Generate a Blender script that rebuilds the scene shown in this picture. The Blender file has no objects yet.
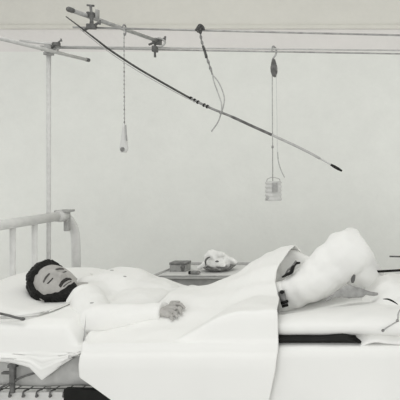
import bpy, bmesh, math, random
from mathutils import Vector, Matrix, noise
random.seed(7)
scene = bpy.context.scene
C = scene.collection
R = math.radians

# ------------------------------------------------------------ camera
CAMZ = 1.2
cd = bpy.data.cameras.new('camera'); cam = bpy.data.objects.new('camera', cd); C.objects.link(cam)
cam.location = (0, 0, CAMZ); cam.rotation_euler = (R(90), 0, 0)
cd.sensor_width = 36; cd.lens = 54
cd.shift_x = -0.6; cd.shift_y = -0.1125
scene.camera = cam
# ------------------------------------------------------------ world, light, exposure
w = bpy.data.worlds.new('world'); scene.world = w; w.use_nodes = True
bg = w.node_tree.nodes['Background']
bg.inputs[0].default_value = (1.0, 1.0, 0.985, 1); bg.inputs[1].default_value = 0.80
def area(name, loc, target, size, power, col=(1, 1, 0.98)):
    l = bpy.data.lights.new(name, 'AREA'); l.shape = 'RECTANGLE'; l.size = size[0]; l.size_y = size[1]
    l.energy = power; l.color = col
    o = bpy.data.objects.new(name, l); C.objects.link(o); o.location = loc
    o.rotation_euler = (Vector(target) - Vector(loc)).to_track_quat('-Z', 'Y').to_euler()
    return o
area('front_fill', (-0.3, -1.4, 0.95), (-1.1, 4.4, 0.5), (3.4, 1.5), 44)  # fill light added behind the camera, no known window there
area('right_fill', (2.0, 3.5, 0.75), (-1.5, 4.1, 0.55), (1.8, 0.9), 18)  # unseen fill added at right to lift the lower wall
area('left_fill', (-4.4, 3.2, 0.9), (-1.2, 3.8, 0.4), (1.8, 0.9), 9)  # unseen fill added at left, brightens the wall behind the bed
area('top_fill', (-1.5, 2.1, 3.1), (-1.3, 2.5, 0.5), (2.4, 1.2), 22)  # overhead fill added to brighten the tops of the bedding
vs = scene.view_settings
vs.view_transform = 'Standard'; vs.look = 'None'; vs.gamma = 1; vs.use_curve_mapping = False
vs.exposure = -0.19

# ------------------------------------------------------------ helpers
F_ = 600.0
def at(px, py, Y):
    return Vector(((px - 440) * Y / F_, Y, CAMZ + (155 - py) * Y / F_))
def mat(name, col, rough=0.85, var=0.0, vscale=20, bump=0.0, bscale=60, metallic=0, stripes=None):
    m = bpy.data.materials.new(name); m.use_nodes = True
    nt = m.node_tree; b = nt.nodes['Principled BSDF']
    b.inputs['Base Color'].default_value = (*col, 1); b.inputs['Roughness'].default_value = rough
    b.inputs['Metallic'].default_value = metallic
    b.inputs['Specular IOR Level'].default_value = 0.25
    tc = nt.nodes.new('ShaderNodeTexCoord')
    if var:
        n = nt.nodes.new('ShaderNodeTexNoise'); n.inputs['Scale'].default_value = vscale
        n.inputs['Detail'].default_value = 6
        r = nt.nodes.new('ShaderNodeValToRGB')
        r.color_ramp.elements[0].position = .3; r.color_ramp.elements[1].position = .7
        r.color_ramp.elements[0].color = (*[c * (1 - var) for c in col], 1)
        r.color_ramp.elements[1].color = (*[min(1, c * (1 + var)) for c in col], 1)
        nt.links.new(tc.outputs['Object'], n.inputs['Vector'])
        nt.links.new(n.outputs['Fac'], r.inputs['Fac'])
        nt.links.new(r.outputs['Color'], b.inputs['Base Color'])
    if bump:
        n2 = nt.nodes.new('ShaderNodeTexNoise'); n2.inputs['Scale'].default_value = bscale
        n2.inputs['Detail'].default_value = 4
        bp = nt.nodes.new('ShaderNodeBump'); bp.inputs['Strength'].default_value = bump
        bp.inputs['Distance'].default_value = 0.01
        nt.links.new(tc.outputs['Object'], n2.inputs['Vector'])
        nt.links.new(n2.outputs['Fac'], bp.inputs['Height'])
        nt.links.new(bp.outputs['Normal'], b.inputs['Normal'])
    return m
def g(v, t=(1.0, 1.0, 0.975)):   # neutral grey with the print's slight warmth
    return (v * t[0], v * t[1], v * t[2])
M = dict(
    linen=mat('linen', g(.86), .9, .012, 6, .12, 9),
    sheet=mat('sheet_cotton', g(.875), .9, .010, 5, .12, 7),
    shirt=mat('shirt_flannel', g(.85), .9, .012, 12, .2, 30),
    gauze=mat('gauze', g(.85), .9, .02, 10, .25, 22),
    ticking=mat('mattress_ticking', g(.52), .9, .12, 25, .2, 40),
    skin=mat('skin', (.43, .42, .40), .55, .08, 60),
    hair=mat('hair', (.012, .012, .011), .7, .5, 90, .6, 160),
    stubble=mat('stubble', (.045, .043, .04), .8, .6, 170, .4, 160),
    brow=mat('brow', (.11, .105, .10), .8, .4, 170),
    lip=mat('lip', (.09, .087, .083), .6),
    enamel=mat('white_enamel', g(.66), .4, .06, 30),
    steel=mat('dull_steel', g(.36), .45, .25, 35, metallic=.15),
    steel_pale=mat('pale_steel', g(.52), .45, .12, 35, metallic=.1),
    iron=mat('dark_iron', g(.13), .55, .4, 50),
    black=mat('plain_black', (.009, .009, .008), .6, .3, 20),
    rope=mat('rope', g(.26), .95, .4, 120),
    ropedark=mat('dark_rope', g(.09), .95, .6, 120),
    cord=mat('pale_cord', g(.40), .95, .2, 120),
    rod=mat('rod_dark', (.05, .05, .047), .5, .5, 40),
    rodshine=mat('rod_highlight', g(.43), .6, .12, 40),
    pale=mat('pale_paint', g(.58), .5, .08, 60),
    tabletop=mat('table_paint', g(.70), .5, .05, 20),
    tableside=mat('table_side', g(.40), .6, .12, 25),
    tin=mat('grey_tin', g(.22), .5, .35, 60),
    tinpale=mat('pale_tin', g(.36), .5, .2, 60),
)
def link(name, me, m, parent=None, smooth=True):
    o = bpy.data.objects.new(name, me); C.objects.link(o)
    if m: me.materials.clear(); me.materials.append(m)
    if smooth:
        for p in me.polygons: p.use_smooth = True
    if parent: o.parent = parent
    return o
def obj(name, bm, m, parent=None, smooth=True):
    bmesh.ops.recalc_face_normals(bm, faces=bm.faces)
    me = bpy.data.meshes.new(name); bm.to_mesh(me); bm.free()
    return link(name, me, m, parent, smooth)
def tag(o, label, cat, group=None):
    o['label'] = label; o['category'] = cat
    if group: o['group'] = group
    return o
def thing(name, label, cat, group=None):
    return tag_new(name, label, cat, group)
def tag_new(name, label, cat, group):
    o = bpy.data.objects.new(name, None); C.objects.link(o); o.empty_display_size = .05
    return tag(o, label, cat, group)
def struct(name, bm, m, smooth=False):
    o = obj(name, bm, m, None, smooth); o['kind'] = 'structure'; return o
def box(bm, lo, hi, bevel=0.0):
    lo, hi = Vector(lo), Vector(hi)
    t = bmesh.new(); bmesh.ops.create_cube(t, size=1)
    for v in t.verts:
        v.co = Vector(((lo[i] + hi[i]) / 2 + v.co[i] * (hi[i] - lo[i]) for i in range(3)))
    if bevel: bmesh.ops.bevel(t, geom=t.edges[:], offset=bevel, segments=2, affect='EDGES', profile=.6)
    merge(bm, t); return bm
def merge(bm, t):
    me = bpy.data.meshes.new('tmp'); t.to_mesh(me); t.free(); bm.from_mesh(me); bpy.data.meshes.remove(me)
def tube(bm, pts, rad, n=12, caps=True, squash=None):
    pts = [Vector(p) for p in pts]
    if not hasattr(rad, '__len__'): rad = [rad] * len(pts)
    rings = []; up = None
    for i, p in enumerate(pts):
        d = (pts[min(i + 1, len(pts) - 1)] - pts[max(i - 1, 0)]).normalized()
        if up is None:
            up = d.orthogonal().normalized()
        up = (up - d * up.dot(d)).normalized()
        s = d.cross(up)
        rings.append([bm.verts.new(p + (up * math.cos(2 * math.pi * k / n) + s * math.sin(2 * math.pi * k / n)) * rad[i]) for k in range(n)])
    for a, b in zip(rings, rings[1:]):
        for k in range(n): bm.faces.new((a[k], a[(k + 1) % n], b[(k + 1) % n], b[k]))
    if caps: bm.faces.new(rings[0][::-1]); bm.faces.new(rings[-1])
    return bm
def spline(pts, n=8):
    pts = [Vector(p) for p in pts]; out = []
    P = [2 * pts[0] - pts[1]] + pts + [2 * pts[-1] - pts[-2]]
    for i in range(1, len(P) - 2):
        for k in range(n):
            t = k / n
            out.append(.5 * ((2 * P[i]) + (P[i + 1] - P[i - 1]) * t + (2 * P[i - 1] - 5 * P[i] + 4 * P[i + 1] - P[i + 2]) * t * t + (3 * P[i] - P[i - 1] - 3 * P[i + 1] + P[i + 2]) * t ** 3))
    out.append(pts[-1]); return out
def ball(bm, c, r, seg=16, rot=None):
    if not hasattr(r, '__len__'): r = (r, r, r)
    t = bmesh.new(); bmesh.ops.create_uvsphere(t, u_segments=seg, v_segments=seg, radius=1)
    for v in t.verts:
        q = Vector((v.co.x * r[0], v.co.y * r[1], v.co.z * r[2]))
        if rot is not None: q = rot @ q
        v.co = q + Vector(c)
    merge(bm, t); return bm
def capsule(bm, a, ra, b, rb, n=20):
    a, b = Vector(a), Vector(b); d = (b - a).normalized(); L = (b - a).length
    pts = []; rad = []
    for k in range(1, 7):
        t = math.pi / 2 * k / 6; pts.append(a - d * ra * math.cos(t)); rad.append(max(1e-4, ra * math.sin(t)))
    for k in range(1, 6): pts.append(a.lerp(b, k / 6)); rad.append(ra + (rb - ra) * k / 6)
    for k in range(0, 6):
        t = math.pi / 2 * k / 6; pts.append(b + d * rb * math.sin(t)); rad.append(max(1e-4, rb * math.cos(t)))
    return tube(bm, pts, rad, n)
def fused(name, bm, voxel, m, parent=None, smooth_it=4, disp=None):
    """weld overlapping closed shapes into one continuous surface"""
    bmesh.ops.recalc_face_normals(bm, faces=bm.faces)
    me = bpy.data.meshes.new('tmp'); bm.to_mesh(me); bm.free()
    o = bpy.data.objects.new('tmp', me); C.objects.link(o)
    r = o.modifiers.new('r', 'REMESH'); r.mode = 'VOXEL'; r.voxel_size = voxel
    if smooth_it:
        s = o.modifiers.new('s', 'SMOOTH'); s.factor = .5; s.iterations = smooth_it
    dg = bpy.context.evaluated_depsgraph_get(); dg.update()
    me2 = bpy.data.meshes.new_from_object(o.evaluated_get(dg))
    bpy.data.objects.remove(o); bpy.data.meshes.remove(me)
    me2.name = name
    if disp:
        nrm = [v.normal.copy() for v in me2.vertices]
        for v, nn in zip(me2.vertices, nrm): v.co = v.co + nn * disp(v.co)
    return link(name, me2, m, parent)
def sstep(a, b, x):
    t = max(0, min(1, (x - a) / (b - a))) if a != b else 0
    return t * t * (3 - 2 * t)
def interp(tab, x):
    if x <= tab[0][0]: return tab[0][1]
    for (a, va), (b, vb) in zip(tab, tab[1:]):
        if x <= b:
            t = (x - a) / (b - a); t = t * t * (3 - 2 * t) * .5 + t * .5
            return va + (vb - va) * t
    return tab[-1][1]
def lin(tab, x):
    if x <= tab[0][0]: return tab[0][1]
    for (a, va), (b, vb) in zip(tab, tab[1:]):
        if x <= b: return va + (vb - va) * (x - a) / (b - a)
    return tab[-1][1]
def wr(p, s, seed=0):
    return noise.noise(Vector((p[0] * s + seed, p[1] * s, p[2] * s)))
def cloth(name, nu, nv, fn, m, parent=None, thick=.005):
    bm = bmesh.new()
    gr = [[bm.verts.new(fn(i / nu, j / nv)) for i in range(nu + 1)] for j in range(nv + 1)]
    for j in range(nv):
        for i in range(nu): bm.faces.new((gr[j][i], gr[j][i + 1], gr[j + 1][i + 1], gr[j + 1][i]))
    bm.normal_update()
    bmesh.ops.solidify(bm, geom=bm.faces[:], thickness=thick)
    return obj(name, bm, m, parent)

# ------------------------------------------------------------ the room
WALLY = 4.6
bm = box(bmesh.new(), (-5.2, WALLY, 0), (2.2, WALLY + .12, 3.3))
wm = bpy.data.materials.new('wall_paint'); wm.use_nodes = True
nt = wm.node_tree; b = nt.nodes['Principled BSDF']; b.inputs['Roughness'].default_value = .9
b.inputs['Specular IOR Level'].default_value = .15
tc = nt.nodes.new('ShaderNodeTexCoord'); sp = nt.nodes.new('ShaderNodeSeparateXYZ')
nt.links.new(tc.outputs['Object'], sp.inputs[0])
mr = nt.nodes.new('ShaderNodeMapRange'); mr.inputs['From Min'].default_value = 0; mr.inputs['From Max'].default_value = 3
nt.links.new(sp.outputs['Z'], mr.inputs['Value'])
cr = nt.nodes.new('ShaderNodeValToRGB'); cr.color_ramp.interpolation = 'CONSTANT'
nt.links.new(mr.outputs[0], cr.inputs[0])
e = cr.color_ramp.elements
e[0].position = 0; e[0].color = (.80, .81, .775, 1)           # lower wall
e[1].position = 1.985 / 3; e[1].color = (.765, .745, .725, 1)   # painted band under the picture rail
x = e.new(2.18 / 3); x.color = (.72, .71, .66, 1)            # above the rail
n = nt.nodes.new('ShaderNodeTexNoise'); n.inputs['Scale'].default_value = 4; n.inputs['Detail'].default_value = 12; n.inputs['Roughness'].default_value = .8
nt.links.new(tc.outputs['Object'], n.inputs['Vector'])
mr2 = nt.nodes.new('ShaderNodeMapRange'); mr2.inputs['From Min'].default_value = .3; mr2.inputs['From Max'].default_value = .7
mr2.inputs['To Min'].default_value = .955; mr2.inputs['To Max'].default_value = 1.035
nt.links.new(n.outputs['Fac'], mr2.inputs['Value'])
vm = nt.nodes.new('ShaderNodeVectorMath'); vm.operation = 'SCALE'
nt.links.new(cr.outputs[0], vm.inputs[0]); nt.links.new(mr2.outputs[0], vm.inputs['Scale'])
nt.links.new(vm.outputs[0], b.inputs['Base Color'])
bp = nt.nodes.new('ShaderNodeBump'); bp.inputs['Strength'].default_value = .15; bp.inputs['Distance'].default_value = .01
n3 = nt.nodes.new('ShaderNodeTexNoise'); n3.inputs['Scale'].default_value = 30
nt.links.new(tc.outputs['Object'], n3.inputs['Vector']); nt.links.new(n3.outputs['Fac'], bp.inputs['Height']); nt.links.new(bp.outputs[0], b.inputs['Normal'])
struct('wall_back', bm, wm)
struct('floor', box(bmesh.new(), (-5.2, -1.5, -.1), (2.2, WALLY, 0)), mat('floor_boards', g(.55), .6, .2, 6))
struct('ceiling', box(bmesh.new(), (-5.2, 1.2, 3.3), (2.2, WALLY, 3.4)), mat('ceiling_plaster', g(.80), .9, .02, 4))
bm = bmesh.new()
box(bm, (-5.2, WALLY - .016, 2.165), (2.2, WALLY, 2.195), .004)
struct('trim_1', bm, mat('rail_paint', (.70, .69, .635), .7, .03, 8))
struct('baseboard_back', box(bmesh.new(), (-5.2, WALLY - .02, 0), (2.2, WALLY, .16), .004), M['pale'])

# ------------------------------------------------------------ bed
bed = thing('hospital_bed', 'white enamelled iron hospital bed with curved tube headboard, standing along the pale wall', 'bed')
HX = -1.98
# headboard: top rail, curved posts
bm = tube(bmesh.new(), [(HX, 2.30, .893), (HX, 2.7, .884), (HX, 3.13, .882)], .0235, 16)
obj('head_rail', bm, M['enamel'], bed)
def post(y0, s):
    pts = spline([(HX, y0 - s * .02, .882), (HX, y0 + s * .035, .868), (HX, y0 + s * .095, .80), (HX, y0 + s * .112, .70), (HX, y0 + s * .115, .5), (HX, y0 + s * .115, .25), (HX, y0 + s * .115, .03)], 8)
    return tube(bmesh.new(), pts, .0225, 16)
obj('head_post', post(3.15, 1), M['enamel'], bed)
obj('head_post', post(2.27, -1), M['enamel'], bed)
for y in (2.42, 2.60, 2.78, 2.93):
    obj('head_bar', tube(bmesh.new(), [(HX, y, .26), (HX, y, .875)], .0125, 12), M['enamel'], bed)
obj('head_crossbar', tube(bmesh.new(), [(HX, 2.16, .28), (HX, 3.26, .28)], .016, 12), M['enamel'], bed)
# corner casting at the joint of rail and post
def casting(y):
    bm = bmesh.new()
    tube(bm, [(HX, y - .055, .882), (HX, y - .03, .882), (HX, y + .01, .880)], [.026, .031, .030], 16)
    k = obj('corner_casting', bm, M['pale'], bed)
    bm = bmesh.new()
    box(bm, (HX + .005, y - .004, .80), (HX + .028, y + .022, .905), .004)
    box(bm, (HX - .028, y - .03, .899), (HX + .034, y + .05, .911), .003)
    obj('bracket', bm, M['steel'], k)
casting(3.15)
# frame rails (angle iron) with spring mesh
for y, s in ((2.215, 1), (3.185, -1)):
    bm = bmesh.new(); box(bm, (HX, y - .003, .285), (0.02, y + .003, .325)); box(bm, (HX, min(y, y + s * .04), .285), (0.02, max(y, y + s * .04), .291))
    obj('side_rail', bm, M['enamel'], bed, False)
for x in (HX + .02, .0):
    bm = bmesh.new(); box(bm, (x - .02, 2.215, .285), (x + .02, 3.185, .325)); obj('end_rail', bm, M['enamel'], bed, False)
bm = bmesh.new()
for k in range(40):
    x = HX + .05 + k * .0485; tube(bm, [(x, 2.225, .322), (x, 3.18, .322)], .002, 5)
for k in range(18):
    y = 2.25 + k * .053; tube(bm, [(HX, y, .3245), (0, y, .3245)], .002, 5)
o = obj('spring_mesh', bm, M['iron'], bed)
for k in range(12):                                   # hooks of the spring along the near rail
    x = HX + .30 + k * .0495
    bm = tube(bmesh.new(), spline([(x, 2.235, .327), (x, 2.21, .331), (x, 2.203, .322), (x, 2.206, .312)], 5), .003, 8)
    ball(bm, (x, 2.205, .314), .0058, 10)
    obj('spring_hook', bm, M['iron'], bed)
for x in (-1.9, -.05):
    for y in (2.24, 3.16):
        obj('leg', tube(bmesh.new(), [(x, y, 0), (x, y, .3)], [.018, .022], 14), M['enamel'], bed)
# rack of the raising head section
bm = bmesh.new()
box(bm, (-1.578, 2.196, .362), (-1.560, 2.212, .432), .003)
box(bm, (-1.607, 2.196, .396), (-1.575, 2.210, .405), .002)
box(bm, (-1.582, 2.192, .420), (-1.553, 2.213, .434), .003)
box(bm, (-1.579, 2.2, .325), (-1.563, 2.21, .365), .002)
rk = obj('ratchet_bracket', bm, M['iron'], bed)
tube_ = tube(bmesh.new(), spline([(-1.66, 2.203, .330), (-1.60, 2.203, .352), (-1.54, 2.205, .382), (-1.49, 2.21, .398)], 5), .004, 8)
obj('edge_shade_line', tube_, M['iron'], bed)  # dark line painting the shadow along the mattress's lower edge
# foot end posts (outside the frame, they carry the bars above)
for y in (2.24, 3.16):
    obj('foot_post', tube(bmesh.new(), [(.02, y, 0), (.02, y, .62)], .019, 12), M['enamel'], bed)

# mattress: ticking covered block
def soft_box(name, lo, hi, m, r=.04, amp=.006, parent=None, seed=0, vox=.014):
    bm = box(bmesh.new(), Vector(lo) + Vector((0, 0, 0)), hi, r)
    return fused(name, bm, vox, m, parent, 6, lambda p: amp * wr(p, 7, seed) + amp * .5 * wr(p, 19, seed + 3))
mt = soft_box('mattress', (-1.955, 2.235, .328), (-.02, 3.17, .487), M['ticking'], .035, .005)
tag(mt, 'grey ticking mattress whose bare side shows at the head end of the bed', 'mattress')
def under(u, v):
    X = -.72 + u * .70
    tot = [(0, 3.19, .36), (.12, 3.19, .487), (.17, 3.16, .497), (.70, 2.26, .497), (.745, 2.222, .486), (.765, 2.212, .46), (1, 2.203, .15)]
    Y = lin([(a, y) for a, y, z in tot], v); Z = lin([(a, z) for a, y, z in tot], v)
    k = sstep(.75, .95, v)
    Y += -.002 + k * (.007 * math.sin(X * 23 + 1.5 * math.sin(X * 7)) + .006 * wr((X, 0, Z), 6, 4)) - k * .006
    Z += (1 - k) * .003 * wr((X, Y, 0), 9, 2)
    return Vector((X, Y, Z))
tag(cloth('bed_sheet', 90, 110, under, M['sheet'], None, .004), 'smooth white bottom sheet covering the foot half of the mattress and hanging down its side', 'sheet')

# black slab painting the shaded gap between mattress and leg pillow, thicker at right
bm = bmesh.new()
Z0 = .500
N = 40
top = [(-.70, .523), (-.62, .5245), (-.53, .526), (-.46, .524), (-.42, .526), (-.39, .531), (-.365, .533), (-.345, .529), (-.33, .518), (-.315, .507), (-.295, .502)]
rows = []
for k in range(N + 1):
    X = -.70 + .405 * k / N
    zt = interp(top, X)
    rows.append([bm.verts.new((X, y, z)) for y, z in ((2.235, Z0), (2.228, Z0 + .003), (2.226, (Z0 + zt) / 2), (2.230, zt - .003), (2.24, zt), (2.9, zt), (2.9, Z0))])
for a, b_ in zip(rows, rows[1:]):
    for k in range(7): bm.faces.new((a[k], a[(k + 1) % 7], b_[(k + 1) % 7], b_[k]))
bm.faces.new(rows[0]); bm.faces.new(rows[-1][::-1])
tag(obj('pillow_gap_shade', bm, M['black']), 'black slab painting the dark shade of the gap between mattress and leg pillow', 'painted shade')
# black slab added to paint the dark space under the mattress at lower left
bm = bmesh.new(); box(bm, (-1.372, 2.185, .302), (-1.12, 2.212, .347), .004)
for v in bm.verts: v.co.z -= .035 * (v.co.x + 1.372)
tag(obj('underbed_shade', bm, M['black'], None, False), 'black slab painting the dark space under the mattress at lower left', 'shade slab')

# ------------------------------------------------------------ pillows
def pillow(name, c, dims, rot, m, dent=None, seed=0, amp=.008, box_=.8):
    bm = bmesh.new(); n = 72
    t = bmesh.new(); bmesh.ops.create_uvsphere(t, u_segments=n, v_segments=n // 2, radius=1)
    rt = Matrix.Rotation(rot[2], 3, 'Z') @ Matrix.Rotation(rot[1], 3, 'Y') @ Matrix.Rotation(rot[0], 3, 'X')
    for v in t.verts:
        p = v.co.copy()
        rr = math.hypot(p.x, p.y); a = math.atan2(p.y, p.x)
        k = 1 / max(1e-6, (abs(math.cos(a)) ** 4.5 + abs(math.sin(a)) ** 4.5) ** (1 / 4.5))
        k *= 1 + .05 * abs(math.sin(2 * a)) ** 3
        R1 = rr ** box_ * k
        z = math.copysign(abs(p.z) ** .85, p.z)
        edge = max(abs(R1 * math.cos(a)), abs(R1 * math.sin(a)))
        q = Vector((R1 * math.cos(a) * dims[0] / 2, R1 * math.sin(a) * dims[1] / 2, z * dims[2] / 2))
        q = rt @ q + Vector(c)
        q += Vector((0, 0, 1)) * (amp * wr(q, 6, seed) + amp * .5 * wr(q, 17, seed + 5)) * (1 if p.z > -.3 else .3)
        q.y += amp * .6 * wr(q, 9, seed + 9)
        if dent:
            for (dx, dy, s, d) in dent:
                q.z -= d * math.exp(-((q.x - dx) ** 2 + (q.y - dy) ** 2) / (2 * s * s)) * (1 if p.z > 0 else .15)
        v.co = q
    merge(bm, t)
    return obj(name, bm, m)
tag(pillow('pillow', (-1.665, 2.62, .535), (.60, .74, .092), (0, 0, 0), M['linen'], seed=3, amp=.003, box_=.45), 'flat white pillow underneath the plump one, wrapped by the draw sheet', 'pillow')
tag(pillow('pillow', (-1.755, 2.61, .604), (.50, .72, .115), (R(2), R(-3), 0), M['linen'], [(-1.60, 2.40, .12, .045), (-1.58, 2.56, .10, .055), (-1.5, 2.85, .11, .06)], seed=8, amp=.006, box_=.5), 'plump white pillow directly under the dark-haired head', 'pillow')
# dark shadow line between them, modelled as a thin dark tube
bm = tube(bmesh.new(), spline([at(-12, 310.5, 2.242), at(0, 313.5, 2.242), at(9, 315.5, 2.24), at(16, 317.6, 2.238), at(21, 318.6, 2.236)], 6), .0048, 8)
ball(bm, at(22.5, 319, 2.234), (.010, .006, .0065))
tag(obj('pillow_shade_line', bm, M['iron']), 'dark line painting the shadow between the two pillows at far left', 'strip')
bm = tube(bmesh.new(), spline([at(-8, 345.5, 2.235), at(0, 347, 2.23), at(3, 347.4, 2.23)], 6), .0045, 8)
tag(obj('dark_strip', bm, M['rope']), 'short dark strip beneath the flat pillow at the left border', 'strip')  # short dark stub below the flat pillow

# leg pillow at the right
tag(pillow('pillow', (-.33, 2.585, .553), (.86, .70, .100), (0, R(0), 0), M['linen'], [(-.66, 2.50, .11, .055), (-.45, 2.56, .12, .03)], seed=21, amp=.006, box_=.38), 'wide white pillow under the bandaged leg at the foot end', 'pillow')

# lower hem of linen under the pillows and the hanging triangular corner
def draw(u, v):
    X = -1.74 + u * .45
    tab = [(0, 2.70, .590), (.20, 2.40, .588), (.34, 2.27, .578), (.41, 2.233, .560), (.47, 2.224, .53), (.66, 2.214, .47)]
    kx = sstep(-1.33, -1.40, X)
    if v < .66:
        Y = lin([(a, y) for a, y, z in tab], v); Z = lin([(a, z) for a, y, z in tab], v)
        Z = .495 + (Z - .495) * (kx if Z > .495 else 1)
    else:
        drop = interp([(-1.74, .055), (-1.60, .068), (-1.535, .075), (-1.51, .06), (-1.45, .105), (-1.36, .045), (-1.29, .01)], X)
        drop = lin([(-1.74, .02), (-1.60, .028), (-1.53, .040), (-1.505, .048), (-1.462, .098), (-1.33, .0), (-1.29, -.004)], X)
        k = (v - .66) / .34
        Y = 2.214 - .008 * k - .006 * math.sin(k * 3) + .004 * wr((X, 0, k), 9, 1)
        Z = .47 - drop * k
    return Vector((X, Y, Z + .002 * wr((X, Y, 0), 12)))
tag(cloth('draw_sheet', 90, 60, draw, M['sheet'], None, .004), 'white draw sheet with a pointed corner hanging over the mattress edge at left', 'sheet')

# ------------------------------------------------------------ the man
man = thing('person', 'person with dark hair and beard in a white nightshirt, lying back with eyes closed', 'person')
Hc = at(56.5, 286.5, 2.54)
Fv = Vector((.36, -.60, .72)).normalized()
_sx, _sy = -.79, .61
_y = (Fv.x * _sx + Fv.z * _sy) / (.64 * Fv.x - Fv.y + .21 * Fv.z)
Uv = Vector((_sx - .64 * _y, _y, _sy - .21 * _y)).normalized()
Rv = Fv.cross(Uv)
HS = .95
HM = HS * Matrix((( Rv.x, Fv.x, Uv.x), (Rv.y, Fv.y, Uv.y), (Rv.z, Fv.z, Uv.z)))
def ga(x, s): return math.exp(-x * x / (2 * s * s))
def headp(th, ph, off=0):
    # th: from crown (0) to chin side (pi); ph: around, 0 = front
    z = math.cos(th); r = math.sin(th)
    x = r * math.sin(ph); y = r * math.cos(ph)
    X = x * .076; Y = y * .094 ; Zc = z * .116
    if Y < 0: Y *= 1.06; X *= 1.03
    if Zc < 0:
        k = sstep(0, -.11, Zc)
        X *= 1 - .30 * k                      # jaw narrows
        if Y < 0: Y *= 1 - .45 * k
        else: Y = Y * (1 + .10 * k) + .008 * k
        X *= 1 + .12 * ga(Zc + .085, .02)     # fuller chin
    if Y > 0:
        f = sstep(.0, .04, Y)
        Y -= .006 * ga(X, .05) * sstep(.05, -.02, abs(Zc)) * f * 0
        Y -= f * .020 * ga(abs(X) - .031, .014) * ga(Zc - .003, .012)       # eye sockets
        Y += f * .0085 * ga(abs(X) - .031, .010) * ga(Zc + .002, .0075)      # closed lids
        Y += f * .006 * ga(abs(X) - .026, .022) * ga(Zc - .024, .008)        # brow
        nose = lin([(-.05, 0), (-.044, .010), (-.037, .038), (-.028, .036), (0, .019), (.018, .006), (.03, 0)], Zc)
        wid = lin([(-.045, .013), (-.034, .0125), (-.02, .0085), (.02, .008)], Zc)
        Y += f * nose * ga(X, wid)
        Y += f * .007 * ga(abs(X) - .013, .006) * ga(Zc + .036, .006)
        Y += f * .006 * ga(X, .020) * (ga(Zc + .058, .0045) + ga(Zc + .070, .005))   # lips
        Y -= f * .006 * ga(X, .020) * ga(Zc + .0635, .003)
        Y -= f * .005 * ga(X, .02) * ga(Zc + .082, .006)
        Y += f * .010 * ga(X, .020) * ga(Zc + .098, .011)                      # chin
        Y += f * .004 * ga(abs(X) - .042, .016) * ga(Zc + .026, .016)          # cheekbone
    return Vector((X, Y, Zc))
def shell(mask, n=140, seed=0):
    bm = bmesh.new(); rows = []
    for i in range(n + 1):
        th = .02 + (math.pi - .04) * i / n
        rows.append([])
        for j in range(n):
            ph = 2 * math.pi * j / n
            p = headp(th, ph); nn = Vector((p.x / .076 ** 2, p.y / .095 ** 2, p.z / .116 ** 2)).normalized()
            rows[-1].append(bm.verts.new(p + nn * mask(p, ph)))
    for a, b_ in zip(rows, rows[1:]):
        for k in range(n): bm.faces.new((a[k], a[(k + 1) % n], b_[(k + 1) % n], b_[k]))
    bm.faces.new(rows[0]); bm.faces.new(rows[-1][::-1])
    return bm
def place_head(bm):
    for v in bm.verts: v.co = HM @ v.co + Hc
    return bm
body = place_head(shell(lambda p, ph: 0))
# ears
for s in (1, -1):
    t = bmesh.new()
    tube(t, spline([(s * .074, .012, .012), (s * .084, -.004, .026), (s * .088, -.018, .018), (s * .086, -.018, 0), (s * .078, -.004, -.022), (s * .074, .008, -.026)], 6), .0055, 10)
    ball(t, (s * .078, -.004, .0), (.006, .013, .022))
    merge(body, place_head(t))
neck0 = Hc + HM @ Vector((0, -.025, -.06)); chestT = Vector((-1.50, 2.70, .575))
capsule(body, neck0, .058, chestT, .062)
# trunk
shR, shL = Vector((-1.475, 2.50, .590)), Vector((-1.475, 2.89, .585))
capsule(body, shR, .055, shL, .055)
ball(body, (-1.44, 2.71, .565), (.13, .14, .073)); ball(body, (-1.27, 2.69, .53), (.18, .13, .056)); ball(body, (-1.12, 2.71, .518), (.18, .13, .050)); ball(body, (-.94, 2.71, .535), (.13, .14, .075))
# right (near) arm with hand on the sheet, left arm under the sheet
elR = Vector((-1.345, 2.335, .553)); wrR = at(162, 313, 2.405)
capsule(body, shR, .045, elR + Vector((.02, .01, 0)), .034); capsule(body, elR + Vector((.02, .01, 0)), .033, wrR, .024)
elL = Vector((-1.25, 2.91, .515)); wrL = Vector((-1.0, 2.87, .51))
capsule(body, shL, .048, elL, .040); capsule(body, elL, .038, wrL, .026); ball(body, wrL + Vector((.08, -.01, 0)), (.075, .04, .018))
# hand (metric, built straight in place): palm, four curled fingers, thumb
def hp(px, py, Y): return at(px, py, Y)
pal0 = hp(164, 311, 2.405)
knuck = [hp(175.5, 304.8, 2.445), hp(174.2, 308.2, 2.415), hp(171.6, 311.6, 2.39), hp(168.6, 314.6, 2.37)]
for k, q in enumerate(knuck):
    capsule(body, pal0 + Vector((0, (.012 - .010 * k), 0)), .017, q, .0115, 14)
tips = [[hp(180.5, 304.2, 2.43), hp(184.0, 307.6, 2.41)],
        [hp(179.0, 308.6, 2.395), hp(181.0, 312.4, 2.375)],
        [hp(175.6, 312.6, 2.365), hp(177.0, 316.2, 2.35)],
        [hp(171.6, 316.0, 2.35), hp(172.2, 319.4, 2.34)]]
for q, (m1, m2), r in zip(knuck, tips, (.0074, .0078, .0074, .0066)):
    capsule(body, q, r + .0004, m1, r, 12); capsule(body, m1, r, m2, r * .85, 12)
capsule(body, pal0 + Vector((.01, .03, -.002)), .013, hp(172, 302.8, 2.47), .0095, 12)
capsule(body, hp(172, 302.8, 2.47), .0095, hp(178.5, 302.4, 2.47), .008, 12)
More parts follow.
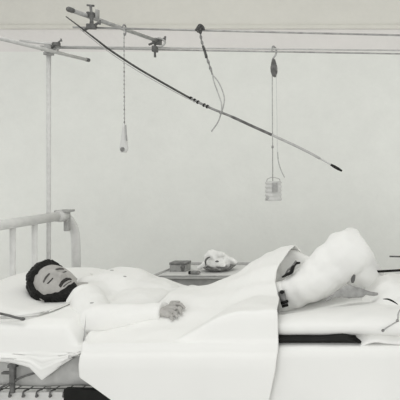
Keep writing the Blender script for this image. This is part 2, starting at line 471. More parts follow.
# legs: far knee drawn up under the sheet, near leg raised in its dressing
hipL, knL, anL = Vector((-.92, 2.82, .545)), Vector((-.735, 2.93, .675)), Vector((-.42, 2.98, .56))
capsule(body, hipL, .078, knL, .052); capsule(body, knL, .050, anL, .034); capsule(body, anL, .032, anL + Vector((.10, .01, .05)), .026)
hipR = Vector((-.90, 2.60, .535)); knR = at(342, 256, 2.62); anR = at(382, 296, 2.80)
capsule(body, hipR, .062, at(286, 296, 2.58), .052); capsule(body, at(286, 296, 2.58), .055, knR, .060); capsule(body, knR, .055, anR, .034); capsule(body, anR, .03, anR + Vector((.11, .01, .03)), .025)
bo = fused('body', body, .0032, M['skin'], man, 2)

# hair, beard, moustache, brows: shells over the same head
def front(p): return sstep(0, .03, p.y)
def hairmask(p, ph):
    line = lin([(-.12, -.07), (-.03, -.055), (.0, -.005), (.02, .012), (.03, .062), (.06, .072), (.094, .078), (.12, .079)], p.y)
    k = sstep(line - .006, line + .012, p.z + .010 * wr(p, 45))
    if p.y < .03 and p.z < .02 and p.y > -.01 and abs(p.x) > .06: k *= sstep(-.03, -.02, p.z)
    t = .017 + .006 * wr(p, 30, 3) + .004 * wr((p.x * 3, p.y, p.z), 60, 8)
    t += .005 * sstep(.06, .11, p.z)
    if p.x < 0: t -= .016 * sstep(.085, .04, p.z) * sstep(.01, .04, -p.x)
    return -.008 + (t + .008) * k
hr = obj('hair', place_head(shell(hairmask, 180)), M['hair'], man)
def beardmask(p, ph):
    jaw = .006 * wr(p, 70, 3) + lin([(-.03, -.115), (-.02, -.012), (.025, -.014), (.045, -.034), (.065, -.062), (.085, -.076), (.1, -.078)], p.y)
    k = sstep(jaw + .006, jaw - .008, p.z) if p.y > -.02 else 0
    k = max(k, sstep(.022, .012, abs(p.y - .012)) * sstep(.03, .02, p.z) * (1 if abs(p.x) > .05 else 0))
    th = .0150 + .004 * wr(p, 90, 5) - (.010 * sstep(.02, .04, -p.x))
    return -.008 + th * k
obj('beard', place_head(shell(beardmask, 180)), M['hair'], man)
def moumask(p, ph):
    if p.y < .03: return -.006
    zc = -.0525 - .22 * max(0, abs(p.x) - .012)
    k = sstep(.0095, .0045, abs(p.z - zc)) * sstep(.034, .022, abs(p.x))
    return -.006 + (.0105 + .002 * wr(p, 150)) * k
obj('moustache', place_head(shell(moumask, 220)), M['stubble'], man)
def browmask(p, ph):
    if p.y < .03: return -.006
    zc = .0195 - 2.5 * max(0, abs(p.x) - .03) ** 1.5
    k = sstep(.0048, .002, abs(p.z - zc)) * sstep(.010, .016, abs(p.x)) * sstep(.056, .044, abs(p.x))
    return -.006 + .0095 * k
obj('eyebrows', place_head(shell(browmask, 220)), M['brow'], man)
def lashmask(p, ph):
    if p.y < .03: return -.006
    zc = -.0055 + 9 * (abs(p.x) - .031) ** 2
    k = sstep(.0065, .0025, abs(p.z - zc)) * sstep(.015, .0125, abs(abs(p.x) - .031))
    return -.006 + .0085 * k
obj('lash_shade', place_head(shell(lashmask, 260)), M['stubble'], man)  # lashes thickened, so they also paint the dark of the eye sockets
def lipmask(p, ph):
    if p.y < .03: return -.006
    k = sstep(.0055, .003, abs(p.z + .067)) * sstep(.024, .017, abs(p.x))
    return -.006 + .0075 * k
obj('lips', place_head(shell(lipmask, 220)), M['lip'], man)

# nightshirt
bm = bmesh.new()
capsule(bm, shR + Vector((0, 0, -.008)), .074, shL + Vector((0, 0, -.012)), .070)
capsule(bm, Vector((-1.555, 2.66, .60)), .064, Vector((-1.45, 2.70, .58)), .085)      # collar
ball(bm, (-1.465, 2.74, .583), (.15, .195, .099)); ball(bm, (-1.33, 2.72, .56), (.15, .17, .075)); ball(bm, (-1.12, 2.72, .522), (.22, .18, .066)); ball(bm, (-.95, 2.71, .535), (.15, .19, .09))
ball(bm, (-1.30, 2.60, .545), (.16, .17, .075))
capsule(bm, shR, .072, elR + Vector((.01, .01, 0)), .064); capsule(bm, elR + Vector((.01, 0, .004)), .060, at(152, 313.5, 2.405), .047)
tube(bm, [at(146, 314, 2.405), at(156, 313, 2.403), at(163.5, 312.5, 2.402)], [.047, .044, .041], 24)
capsule(bm, shL, .064, elL, .052)
ball(bm, (-1.24, 2.68, .530), (.24, .18, .070))
def shirtd(p):
    return .007 * wr((p.x * .8, p.y * 1.2, p.z), 11, 2) + .004 * wr(p, 26, 7)
obj_sh = fused('nightshirt', bm, .007, M['shirt'], man, 4, shirtd)
bm = bmesh.new()
ring = []
tube(bm, [at(160, 313, 2.415), at(163.8, 312.5, 2.41)], [.0425, .0415], 28)
cf = obj('cuff', bm, M['shirt'], obj_sh)
# collar edge
bm = tube(bmesh.new(), spline([at(80, 297, 2.545), at(77, 289.5, 2.60), at(82, 281, 2.70), at(90, 275.5, 2.78)], 8), [.012] * 25, 12)
obj('collar', bm, M['shirt'], obj_sh)
for px, py, Y in ((112, 270.4, 2.77), (124.5, 276.5, 2.76), (92, 303, 2.44)):
    dr = (at(px, py, 1) - Vector((0, 0, CAMZ))).normalized()
    hit = obj_sh.ray_cast(Vector((0, 0, CAMZ)), dr)
    bm = ball(bmesh.new(), hit[1] if hit[0] else at(px, py, Y), (.009, .004, .003), 10)
    obj('button', bm, M['tinpale'], obj_sh)

bm = bmesh.new()
ball(bm, (-.94, 2.71, .54), (.15, .17, .10)); capsule(bm, hipL, .090, knL, .064); capsule(bm, knL, .062, anL, .046)
capsule(bm, hipR, .074, at(286, 296, 2.58), .066)
fused('pyjama_trousers', bm, .009, M['shirt'], man, 4, shirtd)
# dressing on the raised leg: broad wrapped mass
bm = bmesh.new()
a0 = at(283, 299, 2.58)
capsule(bm, at(262, 305, 2.60), .055, a0, .064)
capsule(bm, a0, .064, at(318, 278, 2.60), .094); capsule(bm, at(318, 278, 2.60), .094, at(346, 254, 2.62), .100)
capsule(bm, at(346, 252, 2.63), .098, at(356, 262, 2.74), .085); capsule(bm, at(357, 262, 2.74), .082, at(378, 292, 2.82), .070)
capsule(bm, at(353, 268, 2.69), .072, at(374, 287, 2.73), .066); capsule(bm, at(372, 285, 2.78), .075, at(376, 292, 2.79), .07); capsule(bm, at(378, 292, 2.82), .066, at(412, 293, 2.82), .058)
ball(bm, at(350, 240, 2.66), (.05, .07, .055))
def gz(p):
    ax = (p.x * .75 + p.z * .6)
    return .004 * math.sin(ax * 95 + 2 * wr(p, 8)) * .4 + .009 * wr(p, 9, 12) + .004 * wr(p, 24, 1)
ld = fused('leg_dressing', bm, .007, M['gauze'], man, 5, gz)
ld['label'] = 'broad white dressing wrapped round the raised leg'
# webbing strap with buckle at the top of the dressing
bm = bmesh.new()
S = [at(281.5, 291, 2.495), at(282.5, 296, 2.488), at(284, 302, 2.484), at(285.5, 307, 2.486)]
def strap(bm, pts, w, t):
    rows = []
    for i, p in enumerate(pts):
        d = (pts[min(i + 1, len(pts) - 1)] - pts[max(0, i - 1)]).normalized()
        s = d.cross(Vector((0, -1, 0))).normalized(); nrm = Vector((0, -1, 0))
        rows.append([bm.verts.new(p + s * w + nrm * t), bm.verts.new(p - s * w + nrm * t), bm.verts.new(p - s * w - nrm * t), bm.verts.new(p + s * w - nrm * t)])
    for a, b_ in zip(rows, rows[1:]):
        for k in range(4): bm.faces.new((a[k], a[(k + 1) % 4], b_[(k + 1) % 4], b_[k]))
    bm.faces.new(rows[0]); bm.faces.new(rows[-1][::-1])
    return bm
sb = thing('splint_strap', 'small dark buckled webbing strap at the edge of the sheet below the knee', 'strap')
obj('webbing', strap(bm, spline(S, 5), .013, .003), M['tin'], sb)
bm = bmesh.new(); strap(bm, [at(281, 303.4, 2.478), at(288, 301.0, 2.478)], .0055, .003); obj('buckle', bm, M['black'], sb)
bm = bmesh.new(); strap(bm, [at(282, 306.4, 2.478), at(288, 305.0, 2.478)], .0045, .003); obj('buckle', bm, M['black'], sb)
bm = bmesh.new(); ball(bm, at(282, 292, 2.485), (.010, .004, .008)); obj('rivet', bm, M['black'], sb)
# dark strands painting the shadow in the hollow between sheet and dressing
t_ = thing('hollow_shade', 'twisted dark strands painting the shadow in the hollow between sheet and raised thigh', 'strap')
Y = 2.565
obj('shade_strand', tube(bmesh.new(), spline([at(282.5, 277, Y), at(287, 274.5, Y - .02), at(291.5, 272, Y - .03), at(293, 267, Y - .02), at(296, 263.5, Y), at(300, 262.8, Y + .01)], 6), [.004 + .004 * math.sin(math.pi * k / 30) for k in range(31)], 10), M['black'], t_)
obj('shade_strand', tube(bmesh.new(), spline([at(285, 275.5, Y), at(288, 270, Y - .01), at(292.5, 266, Y - .02), at(296, 261, Y)], 6), .004, 10), M['tin'], t_)
obj('shade_strand', tube(bmesh.new(), spline([at(288, 274, Y), at(290.5, 271, Y - .02), at(290, 269, Y - .01)], 6), .0035, 10), M['iron'], t_)

# ------------------------------------------------------------ top sheet over the hips
ridge = [(-1.45, .565), (-1.21, .590), (-1.12, .600), (-1.05, .608), (-.94, .655), (-.875, .695), (-.82, .728), (-.76, .752), (-.70, .760), (-.6, .757)]
def shape(Y):
    return interp([(2.2, 0), (2.30, .14), (2.42, .34), (2.55, .60), (2.66, .82), (2.82, .98), (2.88, 1), (2.97, .85), (3.08, .35), (3.17, 0)], Y)
def shapeL(Y):
    return interp([(2.2, 0), (2.3, .25), (2.42, .62), (2.55, .88), (2.7, 1), (2.8, .85), (2.95, .4), (3.1, .05), (3.17, 0)], Y)
def H(X, Y):
    r = interp(ridge, X); kk = sstep(-1.08, -.86, X)
    h = .503 + (r - .503) * (shape(Y) * kk + shapeL(Y) * (1 - kk))
    h = max(h, .503 + .110 * sstep(-1.02, -.74, X) * sstep(2.203, 2.228, Y) * sstep(3.0, 2.9, Y))
    h += .045 * ga(X + 1.115, .06) * ga(Y - 2.40, .05) * 0
    return h
def top_sheet(u, v):
    tab = [(0, 3.205, .36), (.10, 3.195, .49), (.13, 3.17, .503), (.62, 2.235, .503), (.655, 2.203, .49), (.68, 2.192, .46), (1, 2.178, .13)]
    Y = lin([(a, y) for a, y, z in tab], v); Z = lin([(a, z) for a, y, z in tab], v)
    # hem line towards the chest, right edge at the raised thigh
    XL = lin([(0, -1.17), (.13, -1.17), (.40, -1.17), (.505, -1.17), (.53, -1.22), (.56, -1.32), (.60, -1.33), (.655, -1.31), (.70, -1.312), (.745, -1.308), (.825, -1.185), (1, -.95)], v)
    XR = lin([(0, -.66), (.13, -.68), (.31, -.70), (.42, -.712), (.455, -.70), (.51, -.655), (.655, -.592), (.72, -.597), (1, -.655)], v)
    X = XL + (XR - XL) * u
    hang = sstep(.64, .72, v)
    if .1 <= v <= .66: 
        Z = max(Z, H(X, Y)) + .002
    f = .005 * math.sin(X * 17 + 2 * math.sin(X * 5 + 1)) + .008 * wr((X, 0, Z * .4), 8, 6)
    Y -= hang * (f * sstep(.66, .9, v) + .010)
    # soft creases across the lap
    c = (1 - hang) * sstep(.1, .2, v)
    Z += c * (.006 * wr((X * 1.4, Y, 0), 6, 9) + .003 * wr((X, Y, 0), 18, 3))
    Z += c * .005 * ga(((X + 1.0) * .5 + (Y - 2.5) * .8), .02)
    # the hem swells over itself
    Z += c * .006 * sstep(.04, 0, u)
    return Vector((X, Y, Z))
tag(cloth('top_sheet', 170, 190, top_sheet, M['sheet'], None, .005), 'large white top sheet spread over hips and drawn-up knee, hanging down the near side', 'sheet')

# folds of cloth at the foot end
def foot(u, v):
    px = 346 + 62 * u
    X = (px - 440) * 2.55 / F_
    X = -.33 + .27 * u
    Y = 2.95 - .72 * v
    Z = interp([(0, .56), (.35, .665), (.55, .655), (.75, .600), (.9, .535), (1, .499)], v)
    Z -= .055 * sstep(.45, 0, u) * ga(v - .5, .3)
    Z += .012 * wr((X, Y, 0), 11, 5) + .006 * wr((X, Y, 0), 25, 1) + .007 * math.sin(30 * (X + .6 * Y))
    Y += .0
    return Vector((X, Y, Z))
tag(cloth('foot_towel', 70, 90, foot, M['gauze'], None, .006), 'rumpled white cloth spread over the bandaged foot at the right border', 'cloth')

# cloth wedge and dark shapes painting the shaded creases by the foot
bm = bmesh.new()
capsule(bm, at(327, 300, 2.44), .006, at(348, 289, 2.46), .020); capsule(bm, at(345, 293, 2.45), .020, at(362, 294, 2.45), .012)
capsule(bm, at(350, 290, 2.46), .018, at(377, 294, 2.46), .007)
o = fused('crumpled_cloth', bm, .005, mat('crease_shade_cloth', g(.33), .9, .25, 30, .3, 40), None, 4, lambda p: .005 * wr(p, 30, 2) + .003 * wr(p, 60))  # grey colour carries the shade of the creases under the calf
tag(o, 'small crumpled cloth, its grey painting the crease shade beneath the bandaged calf', 'cloth')
bm = tube(bmesh.new(), spline([at(383, 299, 2.36), at(388, 299.2, 2.35), at(393, 301.3, 2.345), at(398, 304.5, 2.34)], 6), [.001 + .0026 * math.sin(math.pi * k / 18) for k in range(19)], 10)
tag(obj('crease_shade', bm, M['black']), 'short curved dark line painting a crease shadow in the white cloth at the right border', 'strip')  # black line stands for the shadow in a cloth crease
bm = tube(bmesh.new(), spline([at(352.5, 283, 2.50), at(353, 279, 2.505), at(354.5, 274.5, 2.51)], 6), [.004 + .005 * math.sin(math.pi * k / 12) for k in range(13)], 10)
tag(obj('knee_crease_shade', bm, M['iron']), 'small upright dark mark painting a crease shadow in the dressing under the knee', 'shade mark')  # dark mark stands for the shadow of a crease in the dressing
# knotted tie string
bm = tube(bmesh.new(), spline([at(383, 330.5, 2.20), at(387, 327.5, 2.20), at(392, 324.5, 2.20), at(397.5, 320.5, 2.20), at(398.5, 313, 2.21), at(403, 306, 2.25)], 6), .0028, 8)
ks = thing('tie_string', 'thin grey knotted string hanging on the white bedding at the right border', 'string')
obj('string', bm, M['cord'], ks)
for p in (at(383, 330.5, 2.198), at(397.5, 320.5, 2.198)):
    obj('knot', ball(bmesh.new(), p, (.006, .005, .006), 12), M['rope'], ks)

# splint rods leaving the dressing to the right
sp_ = thing('leg_splint', 'metal leg splint whose two dark side rods stick out right of the raised knee', 'splint')
obj('side_rod', tube(bmesh.new(), [at(377, 271.6, 2.72), at(398, 270.4, 2.72), at(425, 268.8, 2.72)], .0055, 12), M['black'], sp_)
obj('side_rod', tube(bmesh.new(), [at(389.5, 256.4, 2.95), at(398, 256.6, 2.95), at(425, 256.8, 2.95)], .004, 12), M['iron'], sp_)
obj('cross_tube', tube(bmesh.new(), spline([at(371.5, 256, 2.93), at(374, 261, 2.86), at(376, 267, 2.78), at(377.5, 271.6, 2.72)], 6), .0045, 12), M['pale'], sp_)
obj('foot_piece', box(bmesh.new(), (-.07, 2.70, .62), (-.055, 2.97, .755), .004), M['steel'], sp_)

# ------------------------------------------------------------ overhead frame
fr = thing('traction_frame', 'overhead metal tube frame of long bars, cross tubes and post clamped above the bed', 'bed frame')
pt = at(48.7, 52, 3.05)
obj('post', tube(bmesh.new(), [(pt.x, 3.05, 0), (pt.x, 3.05, pt.z + .02)], .0105, 16), M['pale'], fr)
fa, fb = at(44, 47.6, 3.03), at(396, 53.8, 3.30)
d = fb - fa
fend = fa + d * 1.17
obj('long_bar', tube(bmesh.new(), [fa, fend], .0045, 14), M['steel'], fr)
fa2, fb2 = at(40, 46.3, 3.045), at(396, 50.4, 3.30)
obj('long_bar', tube(bmesh.new(), [fa2, fa2 + (fb2 - fa2) * 1.175], .0042, 14), M['steel_pale'], fr)
obj('post', tube(bmesh.new(), [(fend.x - .02, fend.y, 0), (fend.x - .02, fend.y, fend.z)], .0105, 16), M['pale'], fr)
na, nb = at(73, 27.2, 2.45), at(396, 35.2, 2.60)
nend = na + (nb - na) * 1.22
obj('long_bar', tube(bmesh.new(), [na, nend], .0042, 14), M['steel'], fr)
obj('short_bar', tube(bmesh.new(), [at(20, 41, 3.02), at(52, 44, 3.02)], .0065, 14), M['steel_pale'], fr)
obj('end_bar', tube(bmesh.new(), [(nend.x - .01, nend.y - .05, nend.z + .012), (fend.x - .03, fend.y + .05, fend.z + .016)], .009, 14), M['steel'], fr)
def crossbar(a, b_, r, m, cap_a, cap_b):
    o = obj('cross_bar', tube(bmesh.new(), [a, b_], r, 16), m, fr)
    d = (b_ - a).normalized()
    for on, p, s in ((cap_a, a, -1), (cap_b, b_, 1)):
        if on: obj('end_cap', tube(bmesh.new(), [p - d * .02 * s * 1, p + d * .006 * s], r * 1.15, 16), M['iron'], o)
    return o
crossbar(at(-8, 36.5, 2.62), at(88, 60, 3.30), .009, M['steel_pale'], 0, 1)
crossbar(at(69.5, 9.5, 2.32), at(159, 41.5, 3.14), .009, M['steel'], 1, 0)
def clamp(c, s=1.0, screw=(0, 0, 1), body_=(.018, .018, .02), m='iron'):
    c = Vector(c); bm = bmesh.new()
    b_ = Vector(body_) * s
    box(bm, c - b_, c + b_, .004 * s)
    sc = Vector(screw).normalized()
    tube(bm, [c - sc * .045 * s, c + sc * .045 * s], .006 * s, 10)
    cl = obj('clamp', bm, M[m], fr)
    bm = bmesh.new(); s2 = sc.orthogonal().normalized()
    tube(bm, [c + sc * .045 * s - s2 * .016 * s, c + sc * .045 * s + s2 * .016 * s], [.005 * s, .005 * s], 8)
    obj('wing_screw', bm, M[m], cl)
clamp(at(91.5, 14.8, 2.45), .85, (-.1, 0, 1), (.015, .02, .012))
clamp(at(91.5, 26.5, 2.44), .85, (1, 0, .5), (.018, .016, .012))
obj('clamp_link', tube(bmesh.new(), [at(91.8, 15, 2.44), at(91.2, 21, 2.44), at(91.6, 27, 2.44)], [.010, .005, .010], 12), M['iron'], fr)
obj('clamp_plate', box(bmesh.new(), at(96.4, 18.6, 2.45) - Vector((0, .01, 0)), at(98.4, 9.6, 2.45) + Vector((0, .01, 0)), .002), M['steel'], fr)
clamp(at(157, 41.5, 3.12), 1.0, (.9, 0, .35), (.018, .02, .016))
clamp(at(155, 49, 3.105), .95, (0, 0, 1), (.011, .018, .017))
obj('clamp_ring', tube(bmesh.new(), spline([at(158, 47, 3.09), at(163, 45.5, 3.09), at(165, 42, 3.09), at(162, 39, 3.09), at(158, 38, 3.09)], 5), .005, 10), M['steel'], fr)
clamp(at(50, 49, 3.04), 1.0, (1, 0, .1), (.016, .022, .022), 'steel')
clamp(at(56.5, 44, 3.03), .7, (.6, 0, .5), (.02, .018, .012))
obj('collar_ring', tube(bmesh.new(), [at(48.7, 55, 3.05), at(48.7, 52.5, 3.05)], .024, 16), M['steel'], fr)

# ------------------------------------------------------------ long thin rod lying across
rd = thing('thin_rod', 'long thin dark rod hanging slantwise across the overhead bars', 'rod')
def P(px, py): return at(px, py, 2.43 - .03 * (px - 66) / 276)
pts = [(66, 16.5), (80, 27), (95, 38.5), (110, 50), (135, 66.5), (160, 81.2), (190, 98), (210, 107.8), (232, 116.8), (252, 126), (272, 135), (300, 148), (320, 158.5), (342, 171)]
path = spline([P(*q) for q in pts], 6)
def seg(a, b_): return path[int(a * 6):int(b_ * 6) + 1]
s0 = seg(0, 3); obj('tip', tube(bmesh.new(), s0, [.0022 + .0022 * k / (len(s0) - 1) for k in range(len(s0))], 10), M['rod'], rd)
obj('shaft', tube(bmesh.new(), seg(3, 6), .0042, 12), M['rod'], rd)
obj('shaft', tube(bmesh.new(), seg(6, 8), .0050, 12), M['tin'], rd)
obj('shaft', tube(bmesh.new(), seg(8, 10), .0056, 12), M['iron'], rd)
obj('highlight_shaft', tube(bmesh.new(), seg(10, 12), .0052, 12), M['rodshine'], rd)  # pale colour paints the highlight along this stretch of the rod
obj('shaft', tube(bmesh.new(), seg(12, 12.7), .0035, 12), M['steel_pale'], rd)
obj('ferrule', tube(bmesh.new(), seg(12.6, 13), [.0045, .006, .006, .0035][:len(seg(12.6, 13))] if len(seg(12.6, 13)) <= 4 else .005, 12), M['black'], rd)
for q in (190, 194.5, 199.5, 204, 208):
    i = (q - 190) / 20 + 6
    p0 = path[int(6 * i)]; p1 = path[int(6 * i) + 1]
    obj('binding', tube(bmesh.new(), [p0, p0.lerp(p1, .38)], .0076, 12), M['black'], rd)
# companion string under the rod
sp2 = spline([P(*q) + Vector((0, -.012, 0)) for q in [(82, 29.8), (95, 40.3), (110, 52), (135, 68.8), (160, 83.4), (185, 96.9), (196, 102)]], 6)
obj('string', tube(bmesh.new(), sp2, .0018, 8), M['cord'], rd)

# ------------------------------------------------------------ hanging things
# bead cord with pear shaped pull
pc = thing('cord_pull', 'pale pear-shaped pull hanging on a thin beaded cord at left of the wall', 'cord pull')
Y = 2.47
obj('cord', tube(bmesh.new(), [at(124, 27.5, Y), at(124.2, 80, Y), at(124.6, 130, Y)], .0018, 8), M['cord'], pc)
for k in range(22):
    py = 34 + k * 4.2
    obj('bead', ball(bmesh.new(), at(124 + .004 * (py - 30), py, Y), (.0032, .0032, .0052), 8), M['cord'] if k % 3 else M['rope'], pc)
obj('cord_loop', tube(bmesh.new(), spline([at(122, 28, Y), at(124, 24.5, Y), at(126, 28, Y + .01), at(125.5, 34, Y), at(124, 36, Y)], 5), .0028, 8), M['rope'], pc)
prof = [(124, .004), (128, .0065), (134, .0088), (139, .011), (144, .0145), (147, .0165), (149, .0165), (151, .014), (152.6, .009)]
obj('handle', tube(bmesh.new(), [at(123.9, y, Y) for y, r in prof], [r for y, r in prof], 20), mat('ivory_handle', g(.60), .4), pc)
obj('push_button', ball(bmesh.new(), at(122.4, 149.4, Y - .015), (.009, .006, .010), 12), M['tin'], pc)
obj('side_line', tube(bmesh.new(), [at(125.6, 125, Y - .006), at(126.2, 134, Y - .008), at(126.8, 141, Y - .012)], .003, 8), M['tinpale'], pc)

# knotted rope from the near bar
rp = thing('rope', 'dark knotted rope tied to the near overhead bar, ending in two loose pale cords', 'rope')
Y = 2.505
bm = bmesh.new()
k0 = spline([at(196, 30.5, Y - .012), at(200, 25, Y - .02), at(203.5, 29, Y), at(198, 31.5, Y + .012), at(202, 27, Y + .012), at(200, 33, Y - .008)], 6)
tube(bm, k0, .0055, 10); ball(bm, at(200, 28.5, Y - .004), (.012, .011, .012))
obj('knot', bm, M['ropedark'], rp)
bm = bmesh.new()
main = spline([at(200.5, 31, Y), at(201, 38, Y), at(203, 46, Y), at(206, 55, Y), at(209, 64, Y), at(212.4, 74.5, Y)], 8)
tube(bm, main, [.0042 + .0014 * math.sin(k * 1.1) for k in range(len(main))], 12)
obj('twisted_strand', bm, M['rope'], rp)
bm = tube(bmesh.new(), spline([at(203, 46, Y - .006), at(205, 52, Y - .008), at(206.5, 58, Y - .006)], 6), .0052, 10); obj('dark_wrapping', bm, M['ropedark'], rp)
obj('loose_cord', tube(bmesh.new(), spline([at(212, 74, Y), at(219, 83, Y), at(224, 96, Y), at(223.5, 106, Y - .04), at(221, 113, Y - .11)], 8), .0026, 8), M['cord'], rp)
obj('loose_cord', tube(bmesh.new(), spline([at(212.5, 74, Y), at(214, 82, Y), at(218, 93, Y), at(221.5, 104, Y - .04), at(221, 113, Y - .11), at(218, 122, Y - .11), at(211.5, 131.5, Y - .10)], 8), .0026, 8), M['cord'], rp)
obj('knot', ball(bmesh.new(), at(221.3, 112.6, Y - .12), (.009, .009, .007), 12), M['rope'], rp)

# pulley with weight
pu = thing('pulley', 'dark pulley block hooked over the far overhead bar', 'pulley')
Y = 3.205
obj('hook', tube(bmesh.new(), spline([at(271.5, 52, Y - .016), at(273, 46.5, Y), at(276, 49, Y + .016), at(276, 54, Y), at(273, 59, Y - .004)], 6), .005, 10), M['steel'], pu)
bm = bmesh.new()
for s in (-1, 1):
    t = bmesh.new()
    prof = [(59, .005), (63, .011), (68, .0165), (72, .0155), (75.5, .010), (77, .004)]
    tube(t, [at(273.6 + (y - 59) * .04, y, Y) for y, r in prof], [r for y, r in prof], 16)
    for v in t.verts: v.co.y = Y + s * .010 + (v.co.y - Y) * .25
    merge(bm, t)
obj('side_plate', bm, M['iron'], pu)
bm = tube(bmesh.new(), [at(274, 68.5, Y) + Vector((0, -.006, 0)), at(274, 68.5, Y) + Vector((0, .006, 0))], .017, 20); obj('wheel', bm, M['steel'], pu)
wt = thing('weight_can', 'pale ribbed weight can hanging low on a double cord before the wall', 'weight')
obj('cord', tube(bmesh.new(), [at(272.2, 74, Y), at(272.4, 120, Y), at(272.8, 181, Y)], .0026, 8), M['cord'], wt)
obj('cord', tube(bmesh.new(), spline([at(276.2, 74, Y), at(277, 120, Y), at(277.4, 150, Y), at(277.8, 160, Y)], 5), .0017, 8), M['pale'], wt)
obj('loose_end', tube(bmesh.new(), spline([at(277.6, 152, Y), at(278.5, 162, Y), at(281, 170, Y), at(284.5, 177.5, Y)], 6), .0028, 8), M['cord'], wt)
obj('knot', ball(bmesh.new(), at(272.6, 147, Y), (.006, .006, .009), 10), M['rope'], wt)
bm = bmesh.new()
cx = at(273.4, 190, Y)
zt, zb = at(0, 181.5, Y).z, at(0, 200, Y).z
ys = []; rs = []
n = 60
for k in range(n + 1):
    t = k / n; z = zt + (zb - zt) * t
    ys.append(Vector((cx.x, Y, z))); rs.append(.0415 + .0018 * math.sin(t * 2 * math.pi * 4.5) - (.006 if k in (0, n) else 0))
tube(bm, ys, rs, 28); obj('can', bm, mat('can_paint', g(.56), .5, .08, 40), wt)
obj('label_patch', box(bmesh.new(), (cx.x + .004, Y - .046, zt - .055), (cx.x + .032, Y - .034, zt - .004), .002), M['tinpale'], wt)
obj('label_patch', ball(bmesh.new(), (cx.x - .022, Y - .036, zb + .010), (.010, .006, .008), 10), M['tinpale'], wt)
obj('rim', tube(bmesh.new(), [Vector((cx.x, Y, zb + .003)), Vector((cx.x, Y, zb - .002))], .0435, 28), M['steel_pale'], wt)
obj('handle', tube(bmesh.new(), spline([Vector((cx.x - .036, Y, zt)), Vector((cx.x - .03, Y, zt + .014)), Vector((cx.x - .004, Y, zt + .022)), Vector((cx.x + .03, Y, zt + .014)), Vector((cx.x + .036, Y, zt))], 6), .002, 8), M['cord'], wt)

# ------------------------------------------------------------ bedside table and what stands on it
tb = thing('bedside_table', 'low pale wooden bedside table behind the bed with a raised rim', 'table')
YF, YB = 3.42, 3.80
zt = at(0, 276.5, YF).z
xl, xr = at(153, 0, YF).x, at(236, 0, YF).x
obj('table_top', box(bmesh.new(), (xl, YF, zt - .014), (xr, YB, zt), .003), M['tabletop'], tb)
bm = bmesh.new()
box(bm, (xl, YF - .002, zt - .002), (xr, YF + .006, zt + .006)); obj('rim', bm, M['steel_pale'], tb)
bm = bmesh.new(); box(bm, (xl, YF, zt - .002), (xl + .008, YB, zt + .010)); obj('rim', bm, M['steel_pale'], tb)
bm = bmesh.new(); box(bm, (xl, YB - .008, zt - .002), (xr, YB, zt + .014)); obj('rim', bm, M['steel_pale'], tb)
obj('apron', box(bmesh.new(), (xl + .01, YF + .012, zt - .13), (xr - .01, YF + .03, zt - .014), .002), M['tableside'], tb)
obj('apron', box(bmesh.new(), (xl + .01, YB - .03, zt - .13), (xr - .01, YB - .012, zt - .014), .002), M['tableside'], tb)
for x in (xl + .03, xr - .03):
    for y in (YF + .03, YB - .03):
        obj('leg', box(bmesh.new(), (x - .018, y - .018, 0), (x + .018, y + .018, zt - .012), .003), M['tableside'], tb)
# tin box
bx = thing('tin_box', 'small grey lidded tin box on the left part of the bedside table', 'box')
Y = 3.56
p0 = at(169.5, 272, Y); p1 = at(186, 263, Y)
ztop = zt + .052
obj('box_body', box(bmesh.new(), (p0.x, Y, zt), (p1.x, Y + .07, zt + .040), .003), M['tinpale'], bx)
obj('lid', box(bmesh.new(), (p0.x - .002, Y - .002, zt + .041), (p1.x + .002, Y + .072, zt + .055), .003), M['tin'], bx)
bm = bmesh.new(); box(bm, (p1.x - .026, Y - .005, zt + .004), (p1.x - .010, Y + .001, zt + .052), .002); box(bm, (p1.x - .030, Y - .008, zt + .022), (p1.x - .006, Y, zt + .034), .002)
obj('hasp', bm, M['iron'], bx)
# small dark bottle lying at the front
bt = thing('small_bottle', 'tiny dark bottle lying at the front edge of the bedside table', 'bottle')
Y = 3.47
a, b_ = at(190.5, 275.4, Y), at(200, 275.8, Y); a.z = b_.z = zt + .013
obj('bottle_body', tube(bmesh.new(), [a, a.lerp(b_, .2), a.lerp(b_, .85), b_], [.009, .011, .011, .008], 14), M['tin'], bt)
obj('stopper', tube(bmesh.new(), [a - Vector((.009, 0, 0)), a + Vector((.004, 0, 0))], .010, 14), M['black'], bt)
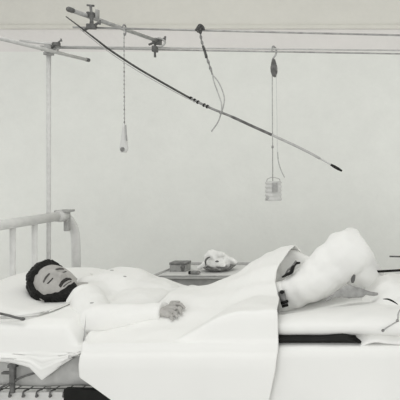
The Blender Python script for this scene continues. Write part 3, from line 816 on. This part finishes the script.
# dish with crumpled linen
ds = thing('enamel_dish', 'shallow grey dish at the right part of the bedside table', 'dish')
cx = at(219, 270, 3.60); 
bm = bmesh.new()
prof = [(.052, .0), (.072, .008), (.092, .022), (.100, .030), (.096, .030), (.086, .022), (.066, .012), (.0005, .008)]
n = 40; rows = []
for r, z in prof:
    rows.append([bm.verts.new((cx.x + r * math.cos(2 * math.pi * k / n), 3.60 + r * .9 * math.sin(2 * math.pi * k / n), zt + z)) for k in range(n)])
for a_, b2 in zip(rows, rows[1:]):
    for k in range(n): bm.faces.new((a_[k], a_[(k + 1) % n], b2[(k + 1) % n], b2[k]))
bm.faces.new(rows[0]); bm.faces.new(rows[-1][::-1])
obj('dish', bm, M['tin'], ds)
bm = bmesh.new()
c = Vector((cx.x, 3.60, zt))
ball(bm, c + Vector((0, 0, .045)), (.070, .062, .036)); ball(bm, c + Vector((-.035, -.01, .08)), (.05, .04, .045)); capsule(bm, c + Vector((-.10, -.05, .022)), .014, c + Vector((-.05, -.04, .05)), .02)
capsule(bm, c + Vector((.02, -.01, .085)), .024, c + Vector((.095, .0, .05)), .016)
capsule(bm, c + Vector((-.04, -.02, .10)), .016, c + Vector((.03, -.02, .10)), .018)
capsule(bm, c + Vector((-.075, -.03, .05)), .012, c + Vector((.05, -.055, .04)), .014)
o = fused('crumpled_towel', bm, .0045, M['gauze'], None, 3, lambda p: .010 * wr(p, 26, 4) + .005 * wr(p, 60, 2))
tag(o, 'crumpled white towel heaped in the dish on the bedside table', 'towel')
ut = thing('instrument_handle', 'short dark curved instrument resting on the crumpled towel', 'instrument')
obj('handle', tube(bmesh.new(), spline([at(206, 265.5, 3.52), at(205.5, 261, 3.52), at(207.5, 258.2, 3.53), at(210, 257, 3.54)], 6), [.003 + .003 * math.sin(math.pi * k / 18) for k in range(19)], 10), M['iron'], ut)
s2 = thing('towel_pin', 'small dark pin stuck in the top of the crumpled towel', 'pin')
obj('head', ball(bmesh.new(), at(217, 261.4, 3.515), (.011, .007, .006), 12), M['iron'], s2)
obj('shank', tube(bmesh.new(), spline([at(215, 268, 3.52), at(219, 269.5, 3.51), at(221, 270, 3.515)], 5), .003, 8), M['steel'], s2)
